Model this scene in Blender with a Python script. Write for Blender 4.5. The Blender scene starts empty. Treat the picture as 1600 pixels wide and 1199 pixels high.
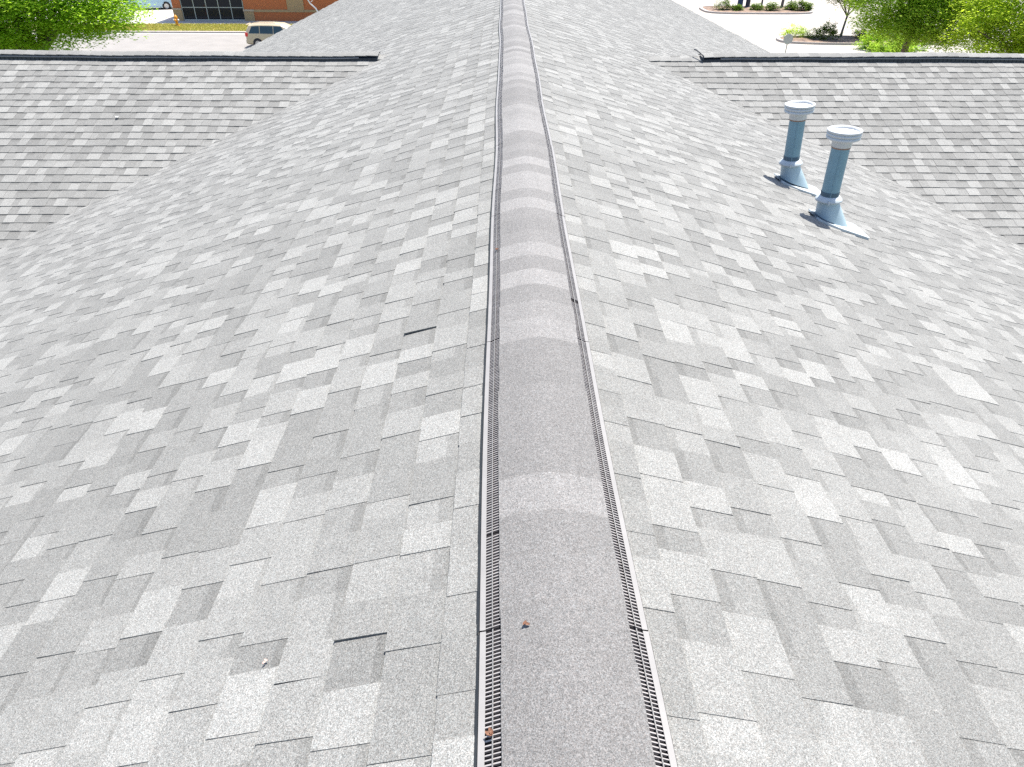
import bpy, math, random
import numpy as np
from mathutils import Vector, Matrix

random.seed(11)
rng = np.random.default_rng(11)
scene = bpy.context.scene
COL = scene.collection

# ------------------------------------------------------------------ camera, sky, sun, exposure
H = 9.0                                  # camera height above the ground (m)
CAM = Vector((-0.1248, 0.0, H))
AX_R = Vector((0.99994664, -0.00917446, 0.00474926))
AX_U = Vector((0.0012985, 0.56768706, 0.82324341))
AX_F = Vector((0.01024891, 0.82319332, -0.56766868))
cam_d = bpy.data.cameras.new("camera")
cam_d.sensor_width = 36.0
cam_d.lens = 36.0 * 1105.24 / 1600.0
cam_d.clip_start = 0.05
cam_d.clip_end = 3000.0
cam = bpy.data.objects.new("camera", cam_d)
COL.objects.link(cam)
M3 = Matrix((AX_R, AX_U, -AX_F)).transposed()
cam.matrix_world = Matrix.Translation(CAM) @ M3.to_4x4()
scene.camera = cam

SUN_DIR = Vector((0.60, 0.80, 0.0)).normalized()
SUN_EL = math.radians(72)
to_sun = Vector((SUN_DIR.x * math.cos(SUN_EL), SUN_DIR.y * math.cos(SUN_EL), math.sin(SUN_EL)))
world = bpy.data.worlds.new("World")
scene.world = world
world.use_nodes = True
wn = world.node_tree
sky = wn.nodes.new("ShaderNodeTexSky")
sky.sky_type = 'NISHITA'
sky.sun_disc = False
sky.sun_elevation = SUN_EL
sky.sun_rotation = math.atan2(SUN_DIR.x, SUN_DIR.y)
sky.air_density = 1.0
sky.dust_density = 1.5
bg = wn.nodes["Background"]
bg.inputs[1].default_value = 0.11
wn.links.new(sky.outputs[0], bg.inputs[0])

sun_d = bpy.data.lights.new("sun", 'SUN')
sun_d.energy = 4.4
sun_d.angle = math.radians(0.55)
sun_d.color = (1.0, 0.945, 0.86)
sun = bpy.data.objects.new("sun", sun_d)
COL.objects.link(sun)
sun.rotation_euler = (-to_sun).to_track_quat('-Z', 'Y').to_euler()
sun.location = (0, 20, 40)

vs = scene.view_settings
vs.view_transform = 'Standard'
vs.look = 'None'
vs.gamma = 1.0
vs.exposure = 1.32
vs.use_curve_mapping = False
scene.cycles.use_denoising = False
scene.cycles.max_bounces = 8
scene.cycles.transparent_max_bounces = 8

# ------------------------------------------------------------------ helpers
class MB:
    """collects faces; build() links them as one mesh object"""
    def __init__(self):
        self.v, self.f, self.m, self.t, self.sm = [], [], [], [], []
    def face(self, pts, mat=0, tone=0.3, smooth=False):
        b = len(self.v)
        self.v.extend([tuple(p) for p in pts])
        self.f.append(tuple(range(b, b + len(pts))))
        self.m.append(mat); self.t.append(tone); self.sm.append(smooth)
    def mesh_part(self, pts, faces, mat=0, tone=0.3, smooth=False):
        b = len(self.v)
        self.v.extend([tuple(p) for p in pts])
        for f in faces:
            self.f.append(tuple(b + i for i in f))
            self.m.append(mat); self.t.append(tone); self.sm.append(smooth)
    def box(self, x0, x1, y0, y1, z0, z1, mat=0, tone=0.3):
        p = [(x0, y0, z0), (x1, y0, z0), (x1, y1, z0), (x0, y1, z0), (x0, y0, z1), (x1, y0, z1), (x1, y1, z1), (x0, y1, z1)]
        self.mesh_part(p, [(3, 2, 1, 0), (4, 5, 6, 7), (0, 1, 5, 4), (1, 2, 6, 5), (2, 3, 7, 6), (3, 0, 4, 7)], mat, tone)
    def lathe(self, prof, seg=24, axis0=(0, 0, 0), axis=(0, 0, 1), mat=0, smooth=True, cap0=False, cap1=False, ecc=None):
        """prof: list of (radius, height) along the axis"""
        a = Vector(axis).normalized()
        u = a.cross(Vector((0, 1, 0))) if abs(a.y) < .9 else a.cross(Vector((1, 0, 0)))
        u.normalize(); w = a.cross(u)
        pts = []
        for r, h in prof:
            c = Vector(axis0) + a * h
            for k in range(seg):
                t = 2 * math.pi * k / seg
                pts.append(c + (u * math.cos(t) + w * math.sin(t)) * r)
        faces = []
        for i in range(len(prof) - 1):
            for k in range(seg):
                k2 = (k + 1) % seg
                faces.append((i * seg + k, i * seg + k2, (i + 1) * seg + k2, (i + 1) * seg + k))
        self.mesh_part(pts, faces, mat, smooth=smooth)
        if cap0:
            self.face([pts[k] for k in range(seg)][::-1], mat)
        if cap1:
            self.face([pts[(len(prof) - 1) * seg + k] for k in range(seg)], mat)
    def tube(self, path, radii, seg=8, mat=0, smooth=True):
        path = [Vector(p) for p in path]
        pts, faces = [], []
        ref = Vector((0.31, 0.22, 0.92)).normalized()
        for i, p in enumerate(path):
            d = (path[min(i + 1, len(path) - 1)] - path[max(i - 1, 0)]).normalized()
            r0 = ref if abs(d.dot(ref)) < .95 else Vector((1, 0, 0))
            u = d.cross(r0).normalized(); w = d.cross(u)
            for k in range(seg):
                t = 2 * math.pi * k / seg
                pts.append(p + (u * math.cos(t) + w * math.sin(t)) * radii[i])
        for i in range(len(path) - 1):
            for k in range(seg):
                k2 = (k + 1) % seg
                faces.append((i * seg + k, i * seg + k2, (i + 1) * seg + k2, (i + 1) * seg + k))
        self.mesh_part(pts, faces, mat, smooth=smooth)
        self.face([pts[k] for k in range(seg)], mat)
        self.face([pts[-seg + k] for k in range(seg)][::-1], mat)
    def build(self, name, mats, parent=None, tone=False, origin=None):
        me = bpy.data.meshes.new(name)
        v = self.v
        if origin is not None:
            ox, oy, oz = origin
            v = [(p[0] - ox, p[1] - oy, p[2] - oz) for p in v]
        me.from_pydata(v, [], self.f)
        if not isinstance(mats, (list, tuple)):
            mats = [mats]
        for mt in mats:
            me.materials.append(mt)
        if len(mats) > 1:
            me.polygons.foreach_set("material_index", self.m)
        if any(self.sm):
            me.polygons.foreach_set("use_smooth", self.sm)
        if tone:
            at = me.attributes.new("tone", 'FLOAT', 'FACE')
            at.data.foreach_set("value", self.t)
        me.update()
        o = bpy.data.objects.new(name, me)
        COL.objects.link(o)
        if parent is not None:
            o.parent = parent
            po = parent.get("_o", (0, 0, 0))
            oo = origin if origin is not None else (0, 0, 0)
            base = WORLD_LOC.get(parent.name, (0, 0, 0))
            o.location = (oo[0] - base[0], oo[1] - base[1], oo[2] - base[2])
            WORLD_LOC[o.name] = tuple(oo)
        else:
            oo = origin if origin is not None else (0, 0, 0)
            o.location = oo
            WORLD_LOC[o.name] = tuple(oo)
        return o
WORLD_LOC = {}

def empty(name, loc):
    o = bpy.data.objects.new(name, None)
    COL.objects.link(o)
    o.location = loc
    o.empty_display_size = 0.2
    WORLD_LOC[o.name] = tuple(loc)
    return o
def tag(o, label=None, cat=None, group=None, kind=None):
    if label: o["label"] = label
    if cat: o["category"] = cat
    if group: o["group"] = group
    if kind: o["kind"] = kind
    return o

# ------------------------------------------------------------------ materials
def new_mat(name):
    m = bpy.data.materials.new(name)
    m.use_nodes = True
    return m, m.node_tree.nodes, m.node_tree.links, m.node_tree.nodes["Principled BSDF"]
def N(nodes, t, **kw):
    n = nodes.new(t)
    for k, val in kw.items():
        setattr(n, k, val)
    return n
def math_node(nodes, links, op, a, b=None, c=None):
    n = nodes.new("ShaderNodeMath"); n.operation = op
    for i, x in enumerate((a, b, c)):
        if x is None: continue
        if isinstance(x, (int, float)): n.inputs[i].default_value = x
        else: links.new(x, n.inputs[i])
    return n.outputs[0]

def shingle_material(name, tint):
    m, nd, lk, bs = new_mat(name)
    geo = N(nd, "ShaderNodeNewGeometry")
    at = N(nd, "ShaderNodeAttribute"); at.attribute_name = "tone"
    vo = N(nd, "ShaderNodeTexVoronoi"); vo.inputs["Scale"].default_value = 560
    lk.new(geo.outputs["Position"], vo.inputs["Vector"])
    sep = N(nd, "ShaderNodeSeparateColor"); lk.new(vo.outputs["Color"], sep.inputs[0])
    # granule brightness: mostly mid grey, a tail of bright and dark stones
    ramp = N(nd, "ShaderNodeValToRGB")
    cr = ramp.color_ramp
    cr.elements[0].position = 0.0; cr.elements[0].color = (.47, .47, .47, 1)
    cr.elements[1].position = 1.0; cr.elements[1].color = (1.58, 1.58, 1.58, 1)
    for p, c in ((.16, .70), (.5, .97), (.8, 1.2)):
        e = cr.elements.new(p); e.color = (c, c, c, 1)
    lk.new(sep.outputs[0], ramp.inputs[0])
    no = N(nd, "ShaderNodeTexNoise"); no.inputs["Scale"].default_value = 130; no.inputs["Detail"].default_value = 3
    lk.new(geo.outputs["Position"], no.inputs["Vector"])
    g2 = math_node(nd, lk, 'MULTIPLY_ADD', no.outputs[0], 0.44, 0.78)
    big = N(nd, "ShaderNodeTexNoise"); big.inputs["Scale"].default_value = 0.9; big.inputs["Detail"].default_value = 5
    lk.new(geo.outputs["Position"], big.inputs["Vector"])
    g3 = math_node(nd, lk, 'MULTIPLY_ADD', big.outputs[0], 0.24, 0.88)
    mid = N(nd, "ShaderNodeTexNoise"); mid.inputs["Scale"].default_value = 14; mid.inputs["Detail"].default_value = 6; mid.inputs["Roughness"].default_value = .65
    lk.new(geo.outputs["Position"], mid.inputs["Vector"])
    g4 = math_node(nd, lk, 'MULTIPLY_ADD', mid.outputs[0], 0.26, 0.87)
    k = math_node(nd, lk, 'MULTIPLY', ramp.outputs[0], g2)
    k = math_node(nd, lk, 'MULTIPLY', k, g4)
    k = math_node(nd, lk, 'MULTIPLY', k, g3)
    k = math_node(nd, lk, 'MULTIPLY', k, at.outputs["Fac"])
    # faint hue differences between stones
    hue = N(nd, "ShaderNodeMix"); hue.data_type = 'RGBA'
    hue.inputs["A"].default_value = (1.04 * tint[0], 0.99 * tint[1], 0.96 * tint[2], 1); hue.inputs["B"].default_value = (0.96 * tint[0], 1.01 * tint[1], 1.03 * tint[2], 1)
    lk.new(sep.outputs[1], hue.inputs["Factor"])
    mul = N(nd, "ShaderNodeVectorMath"); mul.operation = 'SCALE'
    lk.new(hue.outputs["Result"], mul.inputs[0]); lk.new(k, mul.inputs["Scale"])
    lk.new(mul.outputs[0], bs.inputs["Base Color"])
    bs.inputs["Roughness"].default_value = 0.85
    bs.inputs["Specular IOR Level"].default_value = 0.35
    bp = N(nd, "ShaderNodeBump"); bp.inputs["Strength"].default_value = 0.5; bp.inputs["Distance"].default_value = 0.0012
    lk.new(vo.outputs["Distance"], bp.inputs["Height"]); lk.new(bp.outputs[0], bs.inputs["Normal"])
    return m

def plain(name, col, rough=0.6, metal=0.0, var=0.12, scale=6.0, bump=0.0, spec=0.5, detail=4):
    m, nd, lk, bs = new_mat(name)
    tc = N(nd, "ShaderNodeNewGeometry")
    no = N(nd, "ShaderNodeTexNoise"); no.inputs["Scale"].default_value = scale; no.inputs["Detail"].default_value = detail
    lk.new(tc.outputs["Position"], no.inputs["Vector"])
    f = math_node(nd, lk, 'MULTIPLY_ADD', no.outputs[0], 2 * var, 1 - var)
    mul = N(nd, "ShaderNodeVectorMath"); mul.operation = 'SCALE'
    mul.inputs[0].default_value = col[:3]; lk.new(f, mul.inputs["Scale"])
    lk.new(mul.outputs[0], bs.inputs["Base Color"])
    bs.inputs["Roughness"].default_value = rough
    bs.inputs["Metallic"].default_value = metal
    bs.inputs["Specular IOR Level"].default_value = spec
    if bump:
        bp = N(nd, "ShaderNodeBump"); bp.inputs["Strength"].default_value = bump; bp.inputs["Distance"].default_value = 0.01
        lk.new(no.outputs[0], bp.inputs["Height"]); lk.new(bp.outputs[0], bs.inputs["Normal"])
    return m

def two_tone(name, c1, c2, scale, rough=0.9, lo=.4, hi=.6, detail=6, bump=0.0):
    m, nd, lk, bs = new_mat(name)
    tc = N(nd, "ShaderNodeNewGeometry")
    no = N(nd, "ShaderNodeTexNoise"); no.inputs["Scale"].default_value = scale; no.inputs["Detail"].default_value = detail
    lk.new(tc.outputs["Position"], no.inputs["Vector"])
    r = N(nd, "ShaderNodeValToRGB")
    r.color_ramp.elements[0].position = lo; r.color_ramp.elements[0].color = (*c1, 1)
    r.color_ramp.elements[1].position = hi; r.color_ramp.elements[1].color = (*c2, 1)
    lk.new(no.outputs[0], r.inputs[0]); lk.new(r.outputs[0], bs.inputs["Base Color"])
    bs.inputs["Roughness"].default_value = rough
    if bump:
        bp = N(nd, "ShaderNodeBump"); bp.inputs["Strength"].default_value = bump; bp.inputs["Distance"].default_value = 0.03
        lk.new(no.outputs[0], bp.inputs["Height"]); lk.new(bp.outputs[0], bs.inputs["Normal"])
    return m

def brick_material(name, c1, c2, mortar):
    m, nd, lk, bs = new_mat(name)
    geo = N(nd, "ShaderNodeNewGeometry")
    sx = N(nd, "ShaderNodeSeparateXYZ"); lk.new(geo.outputs["Position"], sx.inputs[0])
    xy = math_node(nd, lk, 'ADD', sx.outputs[0], sx.outputs[1])
    cb = N(nd, "ShaderNodeCombineXYZ"); lk.new(xy, cb.inputs[0]); lk.new(sx.outputs[2], cb.inputs[1])
    br = N(nd, "ShaderNodeTexBrick")
    br.inputs["Scale"].default_value = 1.0
    br.inputs["Brick Width"].default_value = 0.21; br.inputs["Row Height"].default_value = 0.075
    br.inputs["Mortar Size"].default_value = 0.006
    br.inputs["Color1"].default_value = (*c1, 1); br.inputs["Color2"].default_value = (*c2, 1); br.inputs["Mortar"].default_value = (*mortar, 1)
    lk.new(cb.outputs[0], br.inputs["Vector"])
    lk.new(br.outputs[0], bs.inputs["Base Color"])
    bs.inputs["Roughness"].default_value = 0.9
    return m

def leaf_material(name, c1, c2, trans=0.55):
    m, nd, lk, bs = new_mat(name)
    at = N(nd, "ShaderNodeAttribute"); at.attribute_name = "tone"
    mx = N(nd, "ShaderNodeMix"); mx.data_type = 'RGBA'
    mx.inputs["A"].default_value = (*c1, 1); mx.inputs["B"].default_value = (*c2, 1)
    lk.new(at.outputs["Fac"], mx.inputs["Factor"])
    lk.new(mx.outputs["Result"], bs.inputs["Base Color"])
    bs.inputs["Roughness"].default_value = 0.75
    bs.inputs["Specular IOR Level"].default_value = 0.1
    tr = N(nd, "ShaderNodeBsdfTranslucent")
    sc = N(nd, "ShaderNodeVectorMath"); sc.operation = 'MULTIPLY'
    sc.inputs[1].default_value = (1.2, 1.25, 0.7)
    lk.new(mx.outputs["Result"], sc.inputs[0]); lk.new(sc.outputs[0], tr.inputs["Color"])
    ms = N(nd, "ShaderNodeMixShader"); ms.inputs[0].default_value = trans
    out = nd["Material Output"]
    lk.new(bs.outputs[0], ms.inputs[1]); lk.new(tr.outputs[0], ms.inputs[2]); lk.new(ms.outputs[0], out.inputs["Surface"])
    return m

M = {}
M['shingle'] = shingle_material("asphalt_shingle", (.998, 1.005, .978))
M['cap_shingle'] = shingle_material("ridge_cap_granules", (1.012, .994, .99))
M['deck'] = plain("roof_deck", (.18, .17, .16), .9)
M['vent_white'] = plain("vent_plastic", (.19, .186, .184), .55, var=.18, scale=14)
M['rib'] = plain("louver_plastic", (.27, .255, .25), .5, var=.2, scale=14)
M['vent_dark'] = plain("vent_cavity_shade", (.007, .006, .009), .9, var=.35, scale=60)  # darkness inside the slots, painted as a surface colour
M['vent_edge'] = plain("vent_black_and_shade", (.010, .017, .028), .5, var=.2, scale=20)  # black vent plastic, with shade mixed in for skirt and cross vents
M['pvc_cap'] = plain("painted_cap", (.44, .455, .465), .42, var=.07, scale=18)
M['pipe_blue'] = plain("blue_grey_pipe_paint", (.145, .255, .31), .5, var=.22, scale=9)
M['pipe_band'] = plain("pipe_sealant_band", (.05, .09, .12), .6, var=.2, scale=30)
M['flash'] = plain("galvanised_flashing_shade", (.31, .405, .455), .45, metal=.0, var=.12, scale=15)  # blue sky shade put into the cone's colour
M['flange'] = plain("flange_sheet", (.40, .44, .46), .45, var=.12, scale=15)  # lit tone of the flashing metal
M['tar'] = plain("roofing_sealant", (.05, .07, .09), .5, var=.3, scale=50, bump=.6)
M['rust'] = plain("rusted_joint", (.22, .13, .09), .8, var=.3, scale=60)
M['trim'] = plain("white_trim", (.75, .75, .73), .5)
M['siding'] = brick_material("building_brick", (.36, .17, .11), (.30, .14, .09), (.4, .37, .33))
M['concrete'] = two_tone("pale_concrete", (.42, .40, .37), (.5, .48, .44), 1.6, lo=.3, hi=.7)
M['road'] = two_tone("road_surface", (.195, .186, .178), (.225, .215, .205), 0.9, lo=.3, hi=.7)
M['lot'] = two_tone("parking_lot_concrete", (.285, .262, .235), (.36, .335, .30), 0.5, lo=.3, hi=.7)
M['walk'] = two_tone("sidewalk_concrete", (.30, .30, .30), (.36, .36, .355), 2.5, lo=.3, hi=.7)
M['kerb'] = plain("kerb_concrete", (.36, .33, .31), .9, var=.15, scale=3)
M['ground'] = two_tone("lawn_ground", (.10, .15, .05), (.2, .2, .09), 0.35, lo=.35, hi=.65)
M['grass'] = two_tone("dry_grass", (.27, .275, .07), (.42, .35, .15), 1.3, lo=.35, hi=.62)
M['blade'] = leaf_material("grass_blade", (.25, .29, .06), (.45, .38, .14), .3)
M['mulch'] = two_tone("bark_mulch", (.085, .055, .045), (.24, .165, .115), 3.5, lo=.35, hi=.62, bump=.5)
M['brick'] = brick_material("orange_brick", (.46, .135, .04), (.40, .11, .032), (.40, .17, .085))
M['tan'] = plain("tan_stone", (.36, .25, .13), .85, var=.12, scale=5)
M['pale_stone'] = plain("pale_stone", (.40, .33, .24), .85, var=.1, scale=5)
M['alu'] = plain("window_aluminium", (.36, .38, .33), .45, var=.05)
M['glass'] = plain("dark_window_glass", (.018, .02, .024), .08, var=.2, scale=.8, spec=.15)
M['room'] = plain("dark_room", (.05, .045, .04), .9)
M['gravel_roof'] = plain("flat_roof", (.4, .39, .37), .9)
M['van'] = plain("champagne_paint", (.46, .39, .27), .28, metal=.1, var=.02)
M['white_paint'] = plain("pale_blue_car_paint", (.36, .54, .66), .25, var=.02)
M['blue_paint'] = plain("blue_car_paint", (.03, .16, .48), .25, var=.03)
M['car_glass'] = plain("car_glass", (.018, .04, .052), .06, var=.1, scale=1.2)
M['tyre'] = plain("tyre_rubber", (.02, .02, .022), .8)
M['rim'] = plain("wheel_rim", (.4, .41, .42), .35, metal=.6)
M['tail'] = plain("red_tail_lamp", (.62, .02, .025), .25, var=.03)
M['hydrant'] = plain("hydrant_paint", (.62, .25, .012), .45, var=.08, scale=12)
M['white_pole'] = plain("white_pole_paint", (.75, .76, .78), .35, var=.05)
M['post_blue'] = plain("dark_blue_post", (.012, .045, .11), .5, var=.3, scale=4)
M['post_dark'] = plain("dark_post", (.03, .032, .05), .5, var=.3, scale=4)
M['sign'] = plain("sign_back_aluminium", (.36, .385, .385), .5, var=.05)
M['sign_post'] = plain("sign_post_steel", (.25, .27, .26), .5, metal=.4)
M['bark'] = two_tone("grey_bark", (.09, .08, .075), (.18, .16, .145), 9, lo=.35, hi=.65, bump=.5)
M['bark2'] = two_tone("brown_bark", (.09, .065, .05), (.19, .145, .12), 8, lo=.35, hi=.65, bump=.5)
M['dry_leaf'] = plain("dry_leaf", (.15, .07, .04), .7, var=.3, scale=90)
M['pale_bit'] = plain("pale_debris", (.42, .29, .25), .7, var=.2, scale=60)
M['white_bit'] = plain("white_debris", (.85, .85, .83), .6, var=.05)
M['leafA'] = leaf_material("bright_leaf", (.20, .37, .025), (.43, .60, .07))
M['leafB'] = leaf_material("yellow_green_leaf", (.29, .41, .03), (.50, .61, .08))
M['leafC'] = leaf_material("mid_green_leaf", (.22, .36, .04), (.44, .58, .09))
M['leafD'] = leaf_material("shrub_leaf", (.05, .105, .015), (.15, .23, .03))
M['leafE'] = leaf_material("thin_tree_leaf", (.09, .12, .03), (.2, .23, .055))

# ------------------------------------------------------------------ the setting
def sheet(name, x0, x1, y0, y1, z, mat):
    b = MB(); b.face([(x0, y0, z), (x1, y0, z), (x1, y1, z), (x0, y1, z)])
    return tag(b.build(name, mat), kind='structure')
sheet("ground", -900, 900, -700, 1400, 0.0, M['ground'])
sheet("road", -300, -2, 46.0, 61.45, 0.004, M['road'])
sheet("parking_lot", -2, 220, 20.0, 240, 0.004, M['lot'])
sheet("driveway", -60, -28.6, 68.3, 140, 0.008, M['concrete'])
sheet("sidewalk", -120, -2.2, 65.9, 68.3, 0.012, M['walk'])
sheet("pavement", -60, -29.2, 65.9, 68.4, 0.016, M['concrete'])
sheet("grass_verge", -200, -2.2, 61.75, 65.9, 0.06, M['grass'])
kb = MB()
kb.box(-200, -2.2, 61.45, 61.75, 0, .13)
tag(kb.build("kerb", M['kerb']), kind='structure')
gk = MB()
gk.box(-200, -2.2, 61.10, 61.45, 0.0, .012)
tag(gk.build("gutter_pan", M['concrete']), kind='structure')

def blades(name, x0, x1, y0, y1, n, h, mat, z=0.06):
    P = np.stack([rng.uniform(x0, x1, n), rng.uniform(y0, y1, n), np.full(n, z)], 1)
    a = rng.uniform(0, 2 * np.pi, n); w = rng.uniform(.02, .05, n); hh = h * rng.uniform(.5, 1.2, n)
    d = np.stack([np.cos(a) * w, np.sin(a) * w, 0 * a], 1)
    tip = P + np.stack([rng.normal(0, .04, n), rng.normal(0, .04, n), hh], 1)
    V = np.empty((n, 3, 3)); V[:, 0] = P - d; V[:, 1] = P + d; V[:, 2] = tip
    return raw_mesh(name, V.reshape(-1, 3), 3, n, np.clip(rng.normal(.55, .25, n), 0, 1), mat)

def raw_mesh(name, verts, k, n, tone, mat, parent=None):
    me = bpy.data.meshes.new(name)
    me.vertices.add(len(verts)); me.vertices.foreach_set("co", np.ascontiguousarray(verts, dtype=np.float32).ravel())
    me.loops.add(n * k); me.loops.foreach_set("vertex_index", np.arange(n * k, dtype=np.int32))
    me.polygons.add(n); me.polygons.foreach_set("loop_start", np.arange(0, n * k, k, dtype=np.int32))
    at = me.attributes.new("tone", 'FLOAT', 'FACE'); at.data.foreach_set("value", np.ascontiguousarray(tone, dtype=np.float32))
    me.materials.append(mat)
    me.update(calc_edges=True); me.validate()
    o = bpy.data.objects.new(name, me); COL.objects.link(o)
    if parent is not None:
        o.parent = parent
        b = WORLD_LOC.get(parent.name, (0, 0, 0)); o.location = (-b[0], -b[1], -b[2])
    return o
gv = blades("grass", -34, -8, 61.8, 65.85, 26000, .10, M['blade'])
tag(gv, "short dry yellow-green grass on the verge by the street", "grass", kind='stuff')

# ------------------------------------------------------------------ the shingled building under the camera
RZ = H - 1.28324                      # height of the main ridge
SM = 0.346; CM = 1 / math.hypot(1, SM); SNM = SM * CM     # main pitch
SC = 0.3805; CC = 1 / math.hypot(1, SC); SNC = SC * CC    # cross-gable pitch
EXP = 0.1383                          # shingle exposure
YL, DL, YR, DR = 11.00, 0.617, 11.22, 0.647
EAVE = 9.0
Y0, Y1 = -3.0, 40.0
XW = 13.0

def wave(x, y):
    return .7 * (.0055 * math.sin(.9 * x + 1.3 * y + .4) + .0045 * math.sin(2.1 * y - 1.1 * x + 1.0)
            + .003 * math.sin(3.9 * y + 2.3 * x) + .0022 * math.sin(6.1 * x - 2.9 * y + 2.0))
def zmain(x): return RZ - SM * abs(x)
def zcross(x, y):
    if x < 0: return RZ - DL - SC * abs(y - YL)
    return RZ - DR - SC * abs(y - YR)
def eave_at(y):
    return EAVE if y < 26.8 else EAVE - (y - 26.8) * 0.172

def in_view(p):
    d = Vector(p) - CAM
    f = d.dot(AX_F)
    if f <= .05: return None
    px = d.dot(AX_R) / f; py = d.dot(AX_U) / f
    if abs(px) > .724 or abs(py) > .5425: return None
    return f

class Slope:
    def __init__(s, org, A, D):
        s.o, s.A, s.D = Vector(org), Vector(A), Vector(D)
        s.N = s.A.cross(s.D).normalized()
        if s.N.z < 0: s.N = -s.N
    def p(s, a, d, h):
        q = s.o + s.A * a + s.D * d
        return q + s.N * (h + wave(q.x, q.y))

LIFTED = [(-0.455, 2.49, .007), (-0.42, .955, .005)]
def shingle_piece(mb, S, a0, a1, s0, s1, hi, tone, band, cr, lift=0.0, thick=1.0):
    """one tab: sloping top, butt edge, two side edges"""
    hu = .0031 if hi else .0012
    hb = .0103 if hi else .0081
    hb += cr.uniform(-.0008, .0012)
    hb *= thick
    j = .0014 if hi else .003
    if not hi:          # the lower layer runs on under the raised tabs beside it
        a0 -= .007; a1 += .007
    a0b = a0 + cr.uniform(-j, j) + (.0012 if hi else -.001); a1b = a1 + cr.uniform(-j, j) - (.0012 if hi else -.001)
    s1 = s1 + cr.uniform(-.0018, .0018)
    sm = s0 + (s1 - s0) * band if band else s0 + (s1 - s0) * .5
    f = (sm - s0) / (s1 - s0)
    hm = hu + (hb - hu) * f
    a0m = a0 + (a0b - a0) * f; a1m = a1 + (a1b - a1) * f
    L = lift
    T = [S.p(a0, s0 - .004, hu + L * .6), S.p(a1, s0 - .004, hu), S.p(a0m, sm, hm + L * .9), S.p(a1m, sm, hm), S.p(a0b, s1, hb + L), S.p(a1b, s1, hb)]
    B = [S.p(a0, s0 - .004, -.004), S.p(a1, s0 - .004, -.004), S.p(a0m, sm, -.004), S.p(a1m, sm, -.004), S.p(a0b, s1, -.004), S.p(a1b, s1, -.004)]
    if L:
        B[4] = S.p(a0b, s1, hb + L - .006); B[2] = S.p(a0m, sm, hm + L * .9 - .005)
    pts = T + B
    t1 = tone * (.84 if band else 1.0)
    flip = S.A.cross(S.D).dot(S.N) < 0
    def add(idx, tn):
        idx = idx if not flip else idx[::-1]
        mb.mesh_part([pts[i] for i in idx], [tuple(range(len(idx)))], 0, tn)
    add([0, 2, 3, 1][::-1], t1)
    add([2, 4, 5, 3][::-1], tone)
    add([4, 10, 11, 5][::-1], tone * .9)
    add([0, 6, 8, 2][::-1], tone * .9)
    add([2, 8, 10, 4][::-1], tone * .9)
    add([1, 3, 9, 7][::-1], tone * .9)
    add([3, 5, 11, 9][::-1], tone * .9)

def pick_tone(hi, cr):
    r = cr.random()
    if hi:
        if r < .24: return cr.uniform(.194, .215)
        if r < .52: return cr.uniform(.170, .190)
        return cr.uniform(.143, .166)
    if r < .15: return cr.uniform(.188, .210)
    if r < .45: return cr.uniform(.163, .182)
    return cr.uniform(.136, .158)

def shingle_slope(parent, S, off, n, arange, keep, seed, thick=1.0):
    cr = random.Random(seed)
    pcs = []
    for i in range(-1, n):
        s0 = off + i * EXP; s1 = s0 + EXP
        lo, hi_ = arange(s0)
        a = lo - cr.uniform(0, .3)
        hi = cr.random() < .5
        while a < hi_:
            w = cr.uniform(.09, .18) if hi else cr.uniform(.065, .145)
            a2 = min(a + w, hi_)
            if a2 > lo:
                aa = max(a, lo)
                q = S.o + S.A * (aa + a2) * .5 + S.D * (s0 + s1) * .5
                tone = pick_tone(hi, cr)
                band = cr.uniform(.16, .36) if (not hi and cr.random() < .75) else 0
                if keep(q):
                    f = in_view(q)
                    size = 0
                    if f:
                        v = (CAM - q); dist = v.length
                        size = (a2 - aa) * EXP * abs(v.normalized().dot(S.N)) / dist ** 2
                    pcs.append((size, aa, a2, s0, s1, hi, tone, band, q))
            a += w
            hi = not hi if cr.random() < .93 else hi
    pcs.sort(key=lambda t: -t[0])
    for idx, pc in enumerate(pcs[:300]):
        mb = MB()
        lift = 0
        for e_ in list(LIFTED):
            if abs(pc[8].x - e_[0]) < .066 and abs(pc[8].y - e_[1] - .06) < .09 and pc[5]:
                lift = e_[2]; LIFTED.remove(e_); break
        shingle_piece(mb, S, *pc[1:8], cr, lift, thick)
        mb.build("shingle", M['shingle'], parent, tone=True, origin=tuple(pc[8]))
    mb = MB()
    for pc in pcs[300:]:
        shingle_piece(mb, S, *pc[1:8], cr, 0.0, thick)
    o = mb.build("shingle_field", M['shingle'], parent, tone=True)
    o["kind"] = "stuff"
    return pcs

bld = tag(empty("shingled_building", (0, 8, 0)), "large building with grey asphalt shingle roof filling the foreground", "building")

def deck(name, poly, label):
    """roof sheathing: a thick slab under the shingles"""
    b = MB()
    lo = [(x, y, z - .14) for x, y, z in poly]
    hi = [(x, y, z - .022) for x, y, z in poly]
    b.face(hi); b.face(lo[::-1])
    n = len(poly)
    for i in range(n):
        j = (i + 1) % n
        b.face([lo[i], lo[j], hi[j], hi[i]])
    o = b.build(name, M['deck'], bld)
    o["label"] = label
    return o

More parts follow.
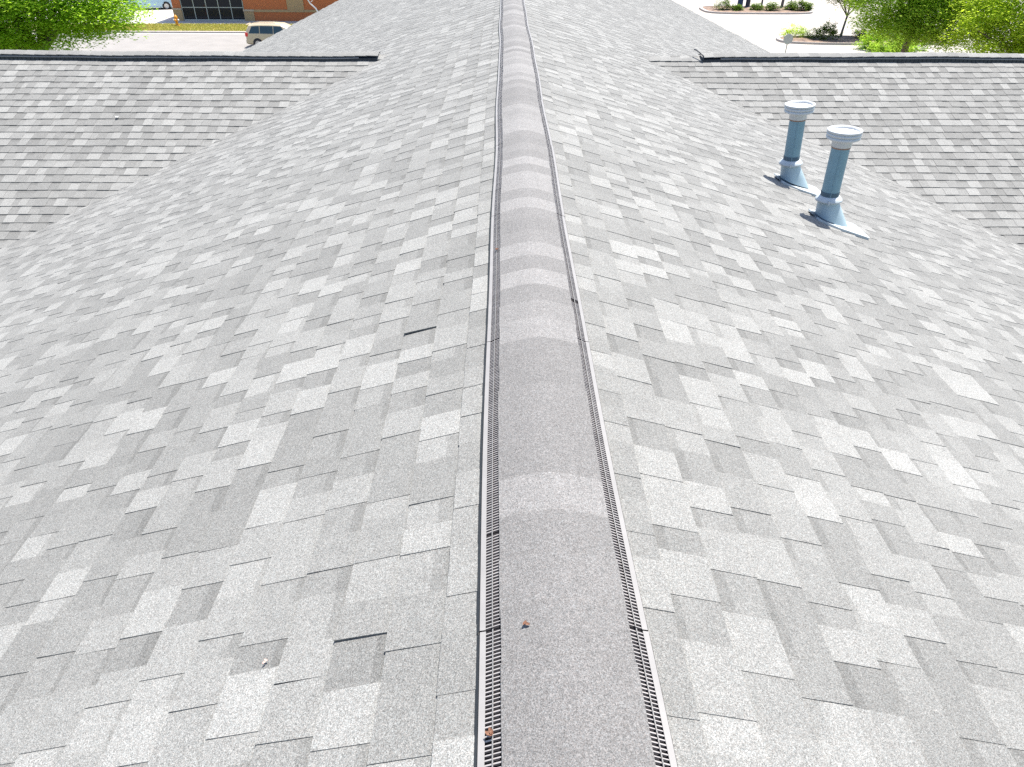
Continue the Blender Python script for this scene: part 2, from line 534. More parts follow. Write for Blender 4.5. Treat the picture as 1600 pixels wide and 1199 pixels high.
dk_r = deck("roof_slope", [(0, Y0, RZ), (EAVE, Y0, zmain(EAVE)), (EAVE, 26.8, zmain(EAVE)), (eave_at(Y1), Y1, zmain(eave_at(Y1))), (0, Y1, RZ)], "grey shingled main slope falling to the side with the two vent pipes")
dk_l = deck("roof_slope", [(0, Y0, RZ), (0, Y1, RZ), (-eave_at(Y1), Y1, zmain(eave_at(Y1))), (-EAVE, 26.8, zmain(EAVE)), (-EAVE, Y0, zmain(EAVE))], "grey shingled main slope falling away opposite the vent pipes")
YE_L, YE_R = YL - 6.6, YR - 6.6
dk_cl = deck("roof_slope", [(-1.5, YL, RZ - DL), (-XW, YL, RZ - DL), (-XW, YE_L, RZ - DL - SC * 6.6), (-1.5, YE_L, RZ - DL - SC * 6.6)][::-1], "cross gable slope below the ridge in front of the leafy tree and brick building")
dk_cr = deck("roof_slope", [(1.5, YR, RZ - DR), (1.5, YE_R, RZ - DR - SC * 6.6), (XW, YE_R, RZ - DR - SC * 6.6), (XW, YR, RZ - DR)][::-1], "cross gable slope behind the two vent pipes")
for sg, yc, dc in ((-1, YL, DL), (1, YR, DR)):
    deck("roof_slope", [(sg * 1.5, yc, RZ - dc), (sg * XW, yc, RZ - dc), (sg * XW, yc + 6.6, RZ - dc - SC * 6.6), (sg * 1.5, yc + 6.6, RZ - dc - SC * 6.6)], "far slope of the cross gable")

def keep_main(q):
    x, y = q.x, q.y
    if abs(x) > eave_at(y) - .02: return False
    zc = zcross(x, y)
    return not (zc > zmain(x) + .07 and abs(x) > 1.2)
def keep_cross(q):
    return zmain(q.x) < q.z + .07 and abs(q.x) < XW
NM = int(EAVE / CM / EXP) + 1
shingle_slope(dk_r, Slope((0, 0, RZ), (0, 1, 0), (CM, 0, -SNM)), .138, NM, lambda s: (Y0, Y1), keep_main, 5)
shingle_slope(dk_l, Slope((0, 0, RZ), (0, 1, 0), (-CM, 0, -SNM)), .138, NM, lambda s: (Y0, Y1), keep_main, 6)
NC = int(6.6 / CC / EXP)
shingle_slope(dk_cl, Slope((0, YL, RZ - DL), (1, 0, 0), (0, -CC, -SNC)), .11, NC, lambda s: (-XW, -1.2), keep_cross, 7, 1.05)
shingle_slope(dk_cr, Slope((0, YR, RZ - DR), (1, 0, 0), (0, -CC, -SNC)), .11, NC, lambda s: (1.2, XW), keep_cross, 8, 1.05)

# walls, eaves (under the roof)
w = MB(); w.box(-EAVE + .5, EAVE - .5, Y0 + .3, Y1 - .3, 0, zmain(EAVE) - .2)
w.build("wall", M['siding'], bld)
zce = RZ - DR - SC * 6.6
for sg in (-1, 1):
    w = MB(); x0, x1 = sorted((sg * (EAVE - .48), sg * (XW - .4)))
    w.box(x0, x1, YL - 6.1, YL + 6.2, 0, zce - .25)
    yc, dc = (YL, DL) if sg < 0 else (YR, DR)
    xe = sg * (XW - .42)
    w.build("wall", M['siding'], bld)
    g = MB()
    tri = [(yc - 6.2, zce - .25), (yc + 6.2, zce - .25), (yc, RZ - dc - .15)]
    p0 = [(xe - sg * .15, y, z) for y, z in tri]; p1 = [(xe, y, z) for y, z in tri]
    g.face(p0); g.face(p1[::-1])
    for i in range(3):
        j = (i + 1) % 3; g.face([p0[i], p1[i], p1[j], p0[j]])
    g.build("gable_wall", M['siding'], bld)
    f = MB(); f.box(min(sg * EAVE, sg * (EAVE + .03)), max(sg * EAVE, sg * (EAVE + .03)), Y0, 26.8, zmain(EAVE) - .2, zmain(EAVE) - .02)
    f.build("fascia", M['trim'], bld)
    tip = eave_at(Y1)
    f = MB()
    a, b_ = (sg * EAVE, 26.8), (sg * tip, Y1)
    zt0, zt1 = zmain(EAVE), zmain(tip)
    p = [(a[0], a[1], zt0 - .2), (a[0] + sg * .03, a[1], zt0 - .2), (b_[0] + sg * .03, b_[1], zt1 - .2), (b_[0], b_[1], zt1 - .2)]
    q = [(x, y, z + .18) for x, y, z in p]
    f.mesh_part(p + q, [(3, 2, 1, 0), (4, 5, 6, 7), (0, 1, 5, 4), (1, 2, 6, 5), (2, 3, 7, 6), (3, 0, 4, 7)])
    f.build("fascia", M['trim'], bld)
for yy in (Y0, Y1):
    g = MB(); e = eave_at(yy) - .5
    p0 = [(-e, yy, zmain(e) - .2), (e, yy, zmain(e) - .2), (0, yy, RZ - .15)]
    o = .2 if yy == Y0 else -.2
    p1 = [(x, y + o, z) for x, y, z in p0]
    g.face(p0); g.face(p1[::-1])
    for i in range(3):
        j = (i + 1) % 3; g.face([p0[i], p1[i], p1[j], p0[j]])
    g.build("gable_wall", M['siding'], bld)

# ---- main ridge vent: louvred plastic sections, capped with bent shingles
def ridge_wob(y):
    return .004 * math.sin(1.7 * y + .5) + .003 * math.sin(3.1 * y) + .003 * math.sin(.8 * y + 2)
def cap_z(x):
    return .0115 - .346 * (math.sqrt(x * x + .0036) - .06)
rv = MB()
HWI, HWO, RIM = .139, .172, .184
# sheet under cap and louvres; cavity shade put into its near-black colour
ys = [Y0 + .5 * i for i in range(int((Y1 - Y0) / .5) + 1)]
for i in range(len(ys) - 1):
    a, b = ys[i], ys[i + 1]
    for sg in (-1, 1):
        wa, wb = ridge_wob(a), ridge_wob(b)
        za, zb = RZ + wave(0, a), RZ + wave(0, b)
        pa = [(sg * .128 + wa, a, za - .0295), (sg * HWO + wa, a, za - .0485), (0 + wa, a, za - .004)]
        pb = [(sg * .128 + wb, b, zb - .0295), (sg * HWO + wb, b, zb - .0485), (0 + wb, b, zb - .004)]
        rv.face([pa[0], pa[1], pb[1], pb[0]]); rv.face([pa[2], pa[0], pb[0], pb[2]])
vent = rv.build("ridge_vent", M['vent_dark'], bld)
vent["label"] = "long louvred ridge vent running along the main ridge"
SECT = 1.22
k0 = 0.965 - 4 * SECT
k = 0
while k0 + k * SECT < Y1 - SECT:
    ya = k0 + k * SECT + .0018; yb = ya + SECT - .0036
    k += 1
    for sg in (-1, 1):
        yawj = random.uniform(-.0015, .0015)
        n = 8
        fr = MB()   # outer rim: flat top lip and outer wall, plus centre rail
        for i in range(n):
            a = ya + (yb - ya) * i / n; b = ya + (yb - ya) * (i + 1) / n
            def P(y, x, z):
                return (sg * x + ridge_wob(y) + yawj, y, RZ + z + wave(0, y))
            for (x0, z0, x1, z1) in ((HWO - .001, -.0395, HWO - .001, -.0475), (HWO - .001, -.0395, RIM, -.0425), (RIM, -.0425, RIM + .001, -.058)):
                q = [P(a, x0, z0), P(b, x0, z0), P(b, x1, z1), P(a, x1, z1)]
                fr.face(q if sg < 0 else q[::-1])
            xm = .156
            q = [P(a, xm - .0013, -.0292), P(b, xm - .0013, -.0292), P(b, xm + .0013, -.0312), P(a, xm + .0013, -.0312)]
            fr.face(q if sg < 0 else q[::-1])
            q = [P(a, xm - .0013, -.0292), P(a, xm - .0013, -.036), P(b, xm - .0013, -.036), P(b, xm - .0013, -.0292)]
            fr.face(q if sg < 0 else q[::-1])
            q = [P(a, xm + .0013, -.0312), P(b, xm + .0013, -.0312), P(b, xm + .0013, -.038), P(a, xm + .0013, -.038)]
            fr.face(q if sg < 0 else q[::-1])
        sec = fr.build("vent_section", M['vent_white'], vent)
        sk = MB()   # outer skirt on the shingles; left painted dark for shade, right sunlit pale
        for i in range(n):
            a = ya + (yb - ya) * i / n; b = ya + (yb - ya) * (i + 1) / n
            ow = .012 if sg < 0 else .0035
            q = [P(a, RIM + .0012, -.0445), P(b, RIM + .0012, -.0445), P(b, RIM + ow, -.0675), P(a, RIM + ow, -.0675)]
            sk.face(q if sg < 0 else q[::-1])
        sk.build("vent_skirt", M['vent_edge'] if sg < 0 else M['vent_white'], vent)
        lv = MB()
        pitch = .0092
        m_ = int((yb - ya) / pitch)
        far = k0 + k * SECT > 20
        for i in range(m_):
            y = ya + (i + .5) * pitch
            if random.random() < .004: continue
            t = .0012 * random.uniform(.8, 1.25)
            z0, z1 = -.0225, -.0415
            p = [P(y - t, .1335, z0), P(y + t, .1335, z0), P(y + t, HWO, z1), P(y - t, HWO, z1)]
            pl = [(x, yy, z - .0025) for x, yy, z in p]
            if sg > 0:
                p, pl = p[::-1], pl[::-1]
            lv.face(p)
            if not far:
                lv.face([p[0], pl[0], pl[3], p[3]] if sg < 0 else [p[3], p[0], pl[0], pl[3]][::-1]); lv.face([p[1], p[2], pl[2], pl[1]])
        if lv.f:
            o = lv.build("louver_ribs", M['rib'], vent); o["kind"] = "stuff"

# caps
def cap_strip(mb, ya, yb, lift0, lift1, tone, seg=14):
    pts = []
    hw = .1405 + random.uniform(-.002, .002)
    rows = ((ya, lift0), ((ya + yb) / 2, (lift0 + lift1) / 2), (yb, lift1))
    for y, l in rows:
        for i in range(seg + 1):
            x = -hw + 2 * hw * i / seg
            pts.append((x + ridge_wob(y), y, RZ + cap_z(x) + l + wave(0, y)))
    nb = len(pts)
    for y, l in rows:
        for i in range(seg + 1):
            x = -hw + 2 * hw * i / seg
            pts.append((x + ridge_wob(y), y, RZ + cap_z(x) + l + wave(0, y) - .005))
    fs = []
    for r in range(2):
        for i in range(seg):
            a = r * (seg + 1) + i
            fs.append((a, a + 1, a + seg + 2, a + seg + 1))
        a = r * (seg + 1); fs.append((a, a + seg + 1, nb + a + seg + 1, nb + a))
        a = r * (seg + 1) + seg; fs.append((a + seg + 1, a, nb + a, nb + a + seg + 1))
    for i in range(seg):
        a = 2 * (seg + 1) + i; fs.append((a, a + 1, nb + a + 1, nb + a))
        a = i; fs.append((a + 1, a, nb + a, nb + a + 1))
    mb.mesh_part(pts, fs, 0, tone, smooth=False)
CE = 0.140
c0 = 1.286 - 31 * CE
forced = {22: .137, 23: .139, 24: .135, 25: .138, 26: .136, 31: .166, 30: .137, 29: .143, 28: .136, 27: .139, 32: .135, 33: .139, 34: .141, 35: .135, 36: .137, 37: .172, 38: .158, 39: .138}
i = 0
while c0 + i * CE < Y1 - .2:
    y = c0 + i * CE
    r = random.random()
    tone = .96 * forced.get(i, random.uniform(.172, .19) if r < .30 else (random.uniform(.152, .163) if r < .5 else random.uniform(.132, .150)))
    mb = MB()
    cap_strip(mb, y - .02, y + CE, -.0015, .0025, tone)
    mb.build("ridge_cap_shingle", M['cap_shingle'], vent, tone=True, origin=(0, y, RZ))
    i += 1

# ---- cross-gable ridges: cap shingles over a dark low vent
def cross_vent(sg, xa, xb, yc, dc, x_cap0):
    zr = RZ - dc
    top = MB()
    n = int(abs(xb - xa) / .25)
    def prof(y, x, extra=0):
        return wave(x, yc) * 1.6 + .007 * math.sin(1.1 * x + 1) + extra
    # vent body; the shade on its front is put into the dark navy
    sec = [(-.125, -.052), (-.125, -.006), (-.10, .008), (0, .042), (.10, .008), (.125, -.006), (.125, -.052)]
    pts, fs = [], []
    for i in range(n + 1):
        x = xa + (xb - xa) * i / n
        for y, z in sec:
            pts.append((x, yc + y, zr + z + prof(0, x)))
    L = len(sec)
    for i in range(n):
        for j in range(L - 1):
            f = (i * L + j, i * L + j + 1, (i + 1) * L + j + 1, (i + 1) * L + j)
            fs.append(f if sg < 0 else f[::-1])
    fs.append(tuple(range(L))); fs.append(tuple(n * L + j for j in range(L))[::-1])
    top.mesh_part(pts, fs)
    o = top.build("ridge_vent", M['vent_edge'], bld)
    o["label"] = "dark vent along the cross gable ridge with the brick building beyond" if sg < 0 else "dark vent along the cross gable ridge behind the vent pipes"
    # pale lip under the caps
    lip = MB()
    for i in range(1, n):
        a = xa + (xb - xa) * i / n; b = xa + (xb - xa) * (i + 1) / n
        za, zb = zr + prof(0, a), zr + prof(0, b)
        lip.face([(a, yc - .130, za + .000), (b, yc - .130, zb + .000), (b, yc - .108, zb + .012), (a, yc - .108, za + .012)])
        lip.face([(a, yc - .130, za - .007), (b, yc - .130, zb - .007), (b, yc - .130, zb + .000), (a, yc - .130, za + .000)])
    lip.build("vent_lip", M['vent_white'], o)
    # slotted front: upright ribs in the shade
    rb = MB()
    for i in range(int(abs(xb - xa) / .06)):
        x = min(xa, xb) + .03 + i * .06
        z = zr + prof(0, x)
        rb.box(x - .004, x + .004, yc - .131, yc - .124, z - .055, z - .009)
    q = rb.build("vent_rib", M['vent_edge'], o); q["kind"] = "stuff"
    # cap shingles
    x = x_cap0; j = 0
    ce = .155
    while abs(x) < XW - .2:
        low = abs(x) < abs(xa) - .01
        hz = -.052 if low else 0.0
        x2 = x + sg * ce
        mb = MB(); pts = []
        r = random.random()
        tone = random.uniform(.178, .20) if r < .22 else random.uniform(.142, .17)
        hw = .124
        rows = ((x - sg * .02, 0.012), (x2, .018))
        for xx, l in rows:
            for i in range(11):
                y = -hw + 2 * hw * i / 10
                zz = .043 - .36 * (math.sqrt(y * y + .0025) - .05)
                pts.append((xx, yc + y, zr + zz + l + hz + prof(0, xx)))
        for xx, l in rows:
            for i in range(11):
                y = -hw + 2 * hw * i / 10
                zz = .043 - .36 * (math.sqrt(y * y + .0025) - .05)
                pts.append((xx, yc + y, zr + zz + l + hz - .008 + prof(0, xx)))
        fs = []
        for i in range(10):
            fs += [(i, i + 1, 12 + i, 11 + i), (22 + i, 33 + i, 34 + i, 23 + i), (11 + i, 12 + i, 34 + i, 33 + i), (i + 1, i, 22 + i, 23 + i)]
        fs += [(0, 11, 33, 22), (21, 10, 32, 43)]
        mb.mesh_part(pts, fs, 0, tone)
        mb.build("ridge_cap_shingle", M['shingle'], o, tone=True, origin=(x, yc, zr))
        x = x2; j += 1
    return o
cross_vent(-1, -1.93, -XW + .1, YL, DL, -1.62)
cv = cross_vent(1, 2.76, XW - .1, YR, DR, 1.52)
# curled black end of the vent by its first cap
e = MB()
arc = [(-.132, -.04), (-.130, .012), (-.11, .034), (-.06, .058), (0, .082), (.03, .080)]
pp = [(2.76 - .10 * max(0, (y + .13)) / .13 * .9, YR + y, RZ - DR + z + .012) for y, z in arc]
e.tube(pp, [.011, .011, .010, .010, .010, .009], 6)
e.build("vent_end_strip", M['vent_edge'], cv)

# ------------------------------------------------------------------ vent pipes
def vent_pipe(base, top, capc, label, turn):
    B_, T_, C_ = Vector(base), Vector(top), Vector(capc)
    root = tag(empty("vent_pipe", base), label, "vent pipe", "vent pipes on the roof")
    ax = (T_ - B_).normalized()
    L = (T_ - B_).length
    R_ = .066
    p = MB(); p.lathe([(R_, -.05), (R_, L)], 28, B_, ax, cap1=True)
    # vertical seam
    u = Vector((-.3, -1, 0)).normalized()
    s0 = B_ + ax * .15 + u * (R_ + .0005); s1 = B_ + ax * (L - .01) + u * (R_ + .0005)
    p.tube([s0, s1], [.003, .003], 6)
    p.build("pipe", M['pipe_blue'], root)
    d = MB(); d.lathe([(R_ + .002, .205), (R_ + .003, .24), (R_ + .001, .243)], 28, B_, ax)
    d.build("sealant_band", M['pipe_band'], root)
    c = MB(); c.lathe([(R_ + .004, .165), (.098, .168), (.102, .174), (.100, .182), (R_ + .012, .205), (R_ + .002, .209)], 32, B_, ax)
    lug = B_ + ax * .18 + Vector((-.35, -.94, 0)).normalized() * .10
    c.box(lug.x - .006, lug.x + .006, lug.y - .012, lug.y + .006, lug.z - .016, lug.z + .012)
    c.build("storm_collar", M['flange'], root)
    # cone of the flashing: circle at the collar, wide oval on the slope
    slope_d = Vector((CM, 0, -SNM)); n_ = Vector((SNM, 0, CM)); ay = Vector((0, 1, 0))
    f = MB(); seg = 36; rows = []
    Pc = B_ + ax * .168
    for h, rr in ((0, 1.0), (.1, .9), (.2, .9), (.3, .9), (.45, .7), (.6, .5), (.8, .2), (1.0, 0)):
        ring = []
        for k_ in range(seg):
            t = 2 * math.pi * k_ / seg
            cs, sn = math.cos(t), math.sin(t)
            top_p = Pc + (Vector((1, 0, 0)) * cs + ay * sn) * (R_ + .011)
            rd = .090 + .115 * max(0, cs) ** .8
            bot = B_ + slope_d * (cs * rd + .005) + ay * (sn * .105) + n_ * .022
            kk = 1 - h
            flare = kk ** (1.3 + 2.2 * max(0, cs))
            ring.append(bot.lerp(top_p, flare) if h < 1 else bot)
        rows.append(ring)
    pts = [q for ring in rows for q in ring]
    fs = []
    for i_ in range(len(rows) - 1):
        for k_ in range(seg):
            k2 = (k_ + 1) % seg
            fs.append((i_ * seg + k_, (i_ + 1) * seg + k_, (i_ + 1) * seg + k2, i_ * seg + k2))
    f.mesh_part(pts, fs, smooth=True)
    f.build("flashing_cone", M['flash'], root)
    # flange: sheet lying on the shingles on the low side
    g = MB()
    def SP(dn, y, h):
        q_ = B_ + slope_d * dn + ay * y
        return q_ + n_ * (h + wave(q_.x, q_.y))
    out = [(-.10, -.12), (.05, -.165), (.335, -.15), (.35, -.13), (.35, .13), (.335, .15), (.05, .165), (-.10, .12)]
    up = [SP(a, b, .021 + .012 * max(0, a)) for a, b in out]; dn_ = [SP(a, b, .004) for a, b in out]
    g.face(up[::-1] if False else up); g.face(dn_[::-1])
    for i_ in range(len(out)):
        j_ = (i_ + 1) % len(out); g.face([up[i_], dn_[i_], dn_[j_], up[j_]])
    g.build("flashing_flange", M['flange'], root)
    # sealant smeared round the upper side
    s = MB(); pts = []; nseg = 22
    rr_ = random.Random(turn)
    for k_ in range(nseg + 1):
        t = math.radians(95 + 190 * k_ / nseg)
        r1 = .088; r2 = .122 + rr_.uniform(-.008, .022)
        pts.append((t, r1, r2))
    for k_ in range(nseg):
        q = []
        for (t, r1, r2) in (pts[k_], pts[k_ + 1]):
            q.append((SP(math.cos(t) * r1, math.sin(t) * r1 * 1.05, .027), SP(math.cos(t) * r2, math.sin(t) * r2 * 1.05, .0185)))
        s.face([q[0][0], q[0][1], q[1][1], q[1][0]])
    s.build("sealant_smear", M['tar'], root)
    # cap
    hc = (C_ - T_).length
    k1 = MB()
    k1.lathe([(R_ + .003, -.040), (R_ + .006, -.038), (R_ + .006, -.008), (R_ + .010, .0), (.085, .010)], 32, T_, ax)
    k1.build("cap_collar", M['pvc_cap'], root)
    ru = MB(); ru.lathe([(R_ + .001, -.050), (R_ + .0035, -.047), (R_ + .0035, -.040)], 32, T_, ax)
    ru.build("rusted_joint", M['rust'], root)
    k2 = MB()
    k2.lathe([(.074, .004), (.108, .014), (.120, .020), (.121, .024), (.122, .036), (.1155, .0385), (.1155, .0425), (.122, .045), (.123, .060), (.1165, .063), (.1165, .0665), (.124, .069), (.125, .080), (.122, .084), (.112, .084), (.108, .062)], 40, T_, ax)
    k2.build("cap_drum", M['pvc_cap'], root)
    k3 = MB(); k3.lathe([(.1085, .0625), (.095, .0635), (.05, .065), (.012, .066)], 40, T_, ax, cap1=True)
    k3.build("cap_top", M['trim'], root)
    return root
vent_pipe((2.445, 6.302, RZ - .846), (2.405, 6.302, RZ - .250), (2.40, 6.302, RZ - .15), "vent pipe standing farther up the ridge, smaller in view, with a white drum cap", 3)
vent_pipe((2.419, 5.358, RZ - .837), (2.401, 5.358, RZ - .213), (2.40, 5.358, RZ - .11), "nearer vent pipe, larger in view, blue-grey with a white drum cap", 4)

# ------------------------------------------------------------------ small debris on the roof
def crumpled(name, loc, size, mat, seed, label, cat, group=None, lobes=2):
    r = random.Random(seed); b = MB()
    for l in range(lobes):
        cx, cy = r.uniform(-.5, .5) * size, r.uniform(-.5, .5) * size
        nu, nv = 7, 5; pts = []
        for i_ in range(nu):
            for j_ in range(nv):
                u_ = (i_ / (nu - 1) - .5) * 2; v_ = (j_ / (nv - 1) - .5) * 2
                wdt = .55 * math.cos(u_ * 1.3)
                x = u_ * size * .6; y = v_ * wdt * size * .6
                z = size * (.10 + .35 * (v_ * v_) * wdt + .22 * u_ * u_) + r.uniform(-.06, .06) * size
                t = l * 1.9 + seed
                pts.append((loc[0] + cx + x * math.cos(t) - y * math.sin(t), loc[1] + cy + x * math.sin(t) + y * math.cos(t), loc[2] + z))
        b.mesh_part(pts, [(i_ * nv + j_, (i_ + 1) * nv + j_, (i_ + 1) * nv + j_ + 1, i_ * nv + j_ + 1) for i_ in range(nu - 1) for j_ in range(nv - 1)], smooth=True)
    return tag(b.build(name, mat, origin=loc), label, cat, group)
def cap_loc(x, y): return (x, y, RZ + cap_z(x) + wave(0, y) + .004)
crumpled("dry_leaf", cap_loc(-.079, .948), .011, M['dry_leaf'], 1, "small crumpled brown leaf lying on the ridge cap shingles", "leaf")
crumpled("dry_leaf", (-.158, .722, RZ - .026 + wave(0, .72)), .013, M['dry_leaf'], 2, "brown crumpled leaf caught in the louvres at the bottom edge of the photo", "leaf", lobes=3)
crumpled("dry_leaf", (-.156, 2.97, RZ - .027 + wave(0, 2.97)), .014, M['dry_leaf'], 3, "tiny tan leaf on the ridge vent louvres halfway up the ridge", "leaf")
crumpled("pale_chip", (-.697, 1.019, zmain(.697) + .012 + wave(-.697, 1.019)), .008, M['pale_bit'], 4, "tiny pale pink chip on the shingles by the ridge", "debris")
crumpled("white_scrap", (-5.187, 9.597, RZ - 1.152 + .03), .035, M['white_bit'], 5, "small white scrap on the cross gable shingles", "debris")

# ------------------------------------------------------------------ vegetation
def leaf_cloud(centres, spread, per, size, flat=1.0, droop=0.0):
    """leaf quads scattered round clump centres -> (verts, n, tone)"""
    centres = np.asarray(centres, float); nC = len(centres)
    n = nC * per
    c = np.repeat(centres, per, 0)
    off = rng.normal(0, 1, (n, 3)) * spread; off[:, 2] *= flat
    P = c + off
    if droop:
        P[:, 2] -= droop * (off[:, 0] ** 2 + off[:, 1] ** 2)
    th = rng.uniform(0, 2 * np.pi, n); tilt = rng.normal(0, .55, n)
    u = np.stack([np.cos(th), np.sin(th), np.sin(tilt) * .6], 1); u /= np.linalg.norm(u, axis=1)[:, None]
    w = np.cross(u, np.stack([rng.normal(0, .35, n), rng.normal(0, .35, n), np.ones(n)], 1)); w /= np.linalg.norm(w, axis=1)[:, None]
    s = size * rng.uniform(.6, 1.35, n)[:, None]
    V = np.empty((n, 4, 3))
    V[:, 0] = P - u * s; V[:, 1] = P + w * s * .45; V[:, 2] = P + u * s; V[:, 3] = P - w * s * .45
    clump = np.repeat(rng.normal(0, .17, nC), per)
    tone = np.clip(.55 + clump + rng.normal(0, .15, n), 0, 1)
    return V.reshape(-1, 4 * 3).reshape(-1, 3), n, tone

def crown_points(ells, n, shell=.45, flatten=0):
    out = []
    vol = np.array([e_[1][0] * e_[1][1] * e_[1][2] for e_ in ells]); vol = vol / vol.sum()
    for (c, r), k_ in zip(ells, (vol * n).astype(int) + 1):
        d = rng.normal(0, 1, (k_, 3)); d /= np.linalg.norm(d, axis=1)[:, None]
        rad = (shell + (1 - shell) * rng.random(k_) ** .6)[:, None]
        out.append(np.array(c) + d * rad * np.array(r))
    return np.concatenate(out)

def tree(name, base, fork, trunk_r, ells, n_clumps, per, spread, leaf, mat, bark, label, group=None, limbs=9, flat=.6, droop=0, shell=.45, cat="tree"):
    root = tag(empty(name, base), label, cat, group)
    pts = crown_points(ells, n_clumps, shell)
    V, n, tone = leaf_cloud(pts, spread, per, leaf, flat, droop)
    raw_mesh("crown", V, 4, n, tone, mat, root)
    t = MB(); b_, f_ = Vector(base), Vector(fork)
    mid = b_.lerp(f_, .5) + Vector((random.uniform(-.06, .06), random.uniform(-.06, .06), 0))
    t.tube([b_ - Vector((0, 0, .1)), b_ + Vector((0, 0, .15)), mid, f_], [trunk_r * 1.5, trunk_r * 1.12, trunk_r * .95, trunk_r * .8], 10)
    idx = rng.choice(len(pts), limbs, replace=False)
    for i_ in idx:
        e_ = Vector(pts[i_])
        m1 = f_.lerp(e_, .4) + Vector((random.uniform(-.15, .15), random.uniform(-.15, .15), random.uniform(0, .3))) * (e_ - f_).length * .25
        t.tube([f_ - Vector((0, 0, .05)), m1, e_], [trunk_r * .55, trunk_r * .33, trunk_r * .08], 6)
        for _ in range(3):
            e2 = m1.lerp(e_, random.uniform(.1, .8)) + Vector((random.gauss(0, 1), random.gauss(0, 1), random.gauss(.2, .6))) * (e_ - f_).length * .16
            t.tube([m1.lerp(e_, random.uniform(0, .5)), e2], [trunk_r * .2, trunk_r * .04], 5)
    t.build("trunk", bark, root)
    return root

# tree beyond the roof at the left of the street
tree("leafy_tree", (-21.5, 35.0, 0), (-21.0, 34.8, 3.0), .26,
     [((-21.2, 34.6, 6.6), (4.9, 4.4, 3.3)), ((-18.3, 34.0, 5.6), (2.6, 2.6, 1.7)), ((-24.0, 33.5, 5.2), (3.6, 3.4, 2.4)), ((-20.0, 33.2, 4.4), (3.0, 2.4, 1.2)), ((-17.4, 33.8, 4.9), (2.2, 2.0, 1.0))],
     1500, 110, .36, .072, M['leafA'], M['bark'], "large bright green tree beyond the roof beside the street", "trees around the building", limbs=16, flat=.42, droop=.18)
tree("leafy_tree", (21.0, 40.5, 0), (20.9, 40.3, 3.1), .20,
     [((20.8, 40.5, 5.6), (3.3, 3.0, 2.7)), ((22.6, 39.6, 4.2), (2.6, 2.4, 1.7)), ((19.4, 40.0, 4.7), (2.1, 2.0, 1.6)), ((21.0, 38.8, 3.9), (2.6, 1.6, 1.1))],
     760, 110, .32, .072, M['leafC'], M['bark2'], "mid green tree with dark trunk between the thin young tree and the brighter tree", "trees around the building", limbs=14, flat=.6)
tree("leafy_tree", (24.5, 36.0, 0), (24.3, 35.8, 2.6), .18,
     [((24.3, 35.6, 5.2), (3.6, 3.2, 2.6)), ((22.4, 35.0, 4.1), (2.2, 2.0, 1.3)), ((25.5, 34.8, 3.8), (2.8, 2.2, 1.5))],
     760, 110, .32, .072, M['leafB'], M['bark2'], "bright yellow-green tree at the far right edge above the roof", "trees around the building", limbs=12, flat=.55, droop=.12)
# thin young tree on the planted island
root = tag(empty("young_tree", (26.0, 60.3, 0)), "thin young tree with leaning trunk and sparse leaves on the planted island", "tree", "trees around the building")
t = MB(); b0 = Vector((26.0, 60.3, 0)); fk = Vector((26.12, 60.3, 1.55))
t.tube([b0 - Vector((0, 0, .05)), b0 + Vector((.02, 0, .5)), fk], [.12, .085, .075], 9)
tips = [(24.5, 60.1, 3.0), (25.2, 60.7, 3.4), (25.9, 60.0, 3.6), (26.5, 60.6, 3.5), (27.4, 60.2, 3.0), (27.0, 59.8, 2.9), (25.0, 59.8, 2.9)]
for tp in tips:
    tp = Vector(tp); m1 = fk.lerp(tp, .5) + Vector((0, 0, .15))
    t.tube([fk - Vector((0, 0, .04)), m1, tp], [.045, .03, .01], 6)
t.build("trunk", M['bark'], root)
pts = crown_points([((25.9, 60.3, 3.3), (2.2, 1.9, 1.0)), ((25.9, 60.2, 2.35), (.5, .5, .45))], 300, .3)
V, n, tone = leaf_cloud(pts, .25, 40, .07, .7)
raw_mesh("crown", V, 4, n, tone, M['leafE'], root)

def shrub(base, rx, ry, h, mat, label, group, n=40, per=45, leaf=.07, name="shrub"):
    root = tag(empty(name, base), label, "shrub", group)
    bx, by, bz = base
    d = rng.normal(0, 1, (n, 3)); d /= np.linalg.norm(d, axis=1)[:, None]; d[:, 2] = np.abs(d[:, 2])
    pts = np.array([bx, by, bz + .08]) + d * np.array([rx, ry, h * .85]) * (rng.uniform(.45, 1.05, n)[:, None])
    V, k_, tone = leaf_cloud(pts, .13, per, leaf, .8)
    V[:, 2] = np.maximum(V[:, 2], bz + .01)
    raw_mesh("foliage", V, 4, k_, tone, mat, root)
    t = MB()
    for i_ in range(7):
        e_ = pts[rng.integers(n)]
        t.tube([(bx + random.uniform(-.08, .08), by + random.uniform(-.08, .08), bz - .02), tuple(np.array([bx, by, bz]) * .4 + e_ * .6), tuple(e_)], [.025, .018, .006], 5)
    t.build("stem", M['bark2'], root)
    return root

# planted islands of the parking lot
def island(pts_xy, label_name):
    z0, z1 = 0.0, .15
    k_ = MB(); n = len(pts_xy)
    cx = sum(p[0] for p in pts_xy) / n; cy = sum(p[1] for p in pts_xy) / n
    inner = []
    for x, y in pts_xy:
        dx, dy = x - cx, y - cy; L = math.hypot(dx, dy)
        inner.append((x - dx / L * .28, y - dy / L * .16))
    for i_ in range(n):
        j_ = (i_ + 1) % n
        a, b = pts_xy[i_], pts_xy[j_]; c, d = inner[i_], inner[j_]
        k_.face([(*a, z0), (*b, z0), (*b, z1), (*a, z1)]); k_.face([(*a, z1), (*b, z1), (*d, z1), (*c, z1)]); k_.face([(*d, z0), (*c, z0), (*c, z1), (*d, z1)])
    tag(k_.build("kerb", M['kerb']), kind='structure')
    m_ = MB()
    m_.face([(x, y, .11) for x, y in inner])
    tag(m_.build("planting_bed", M['mulch']), kind='structure')
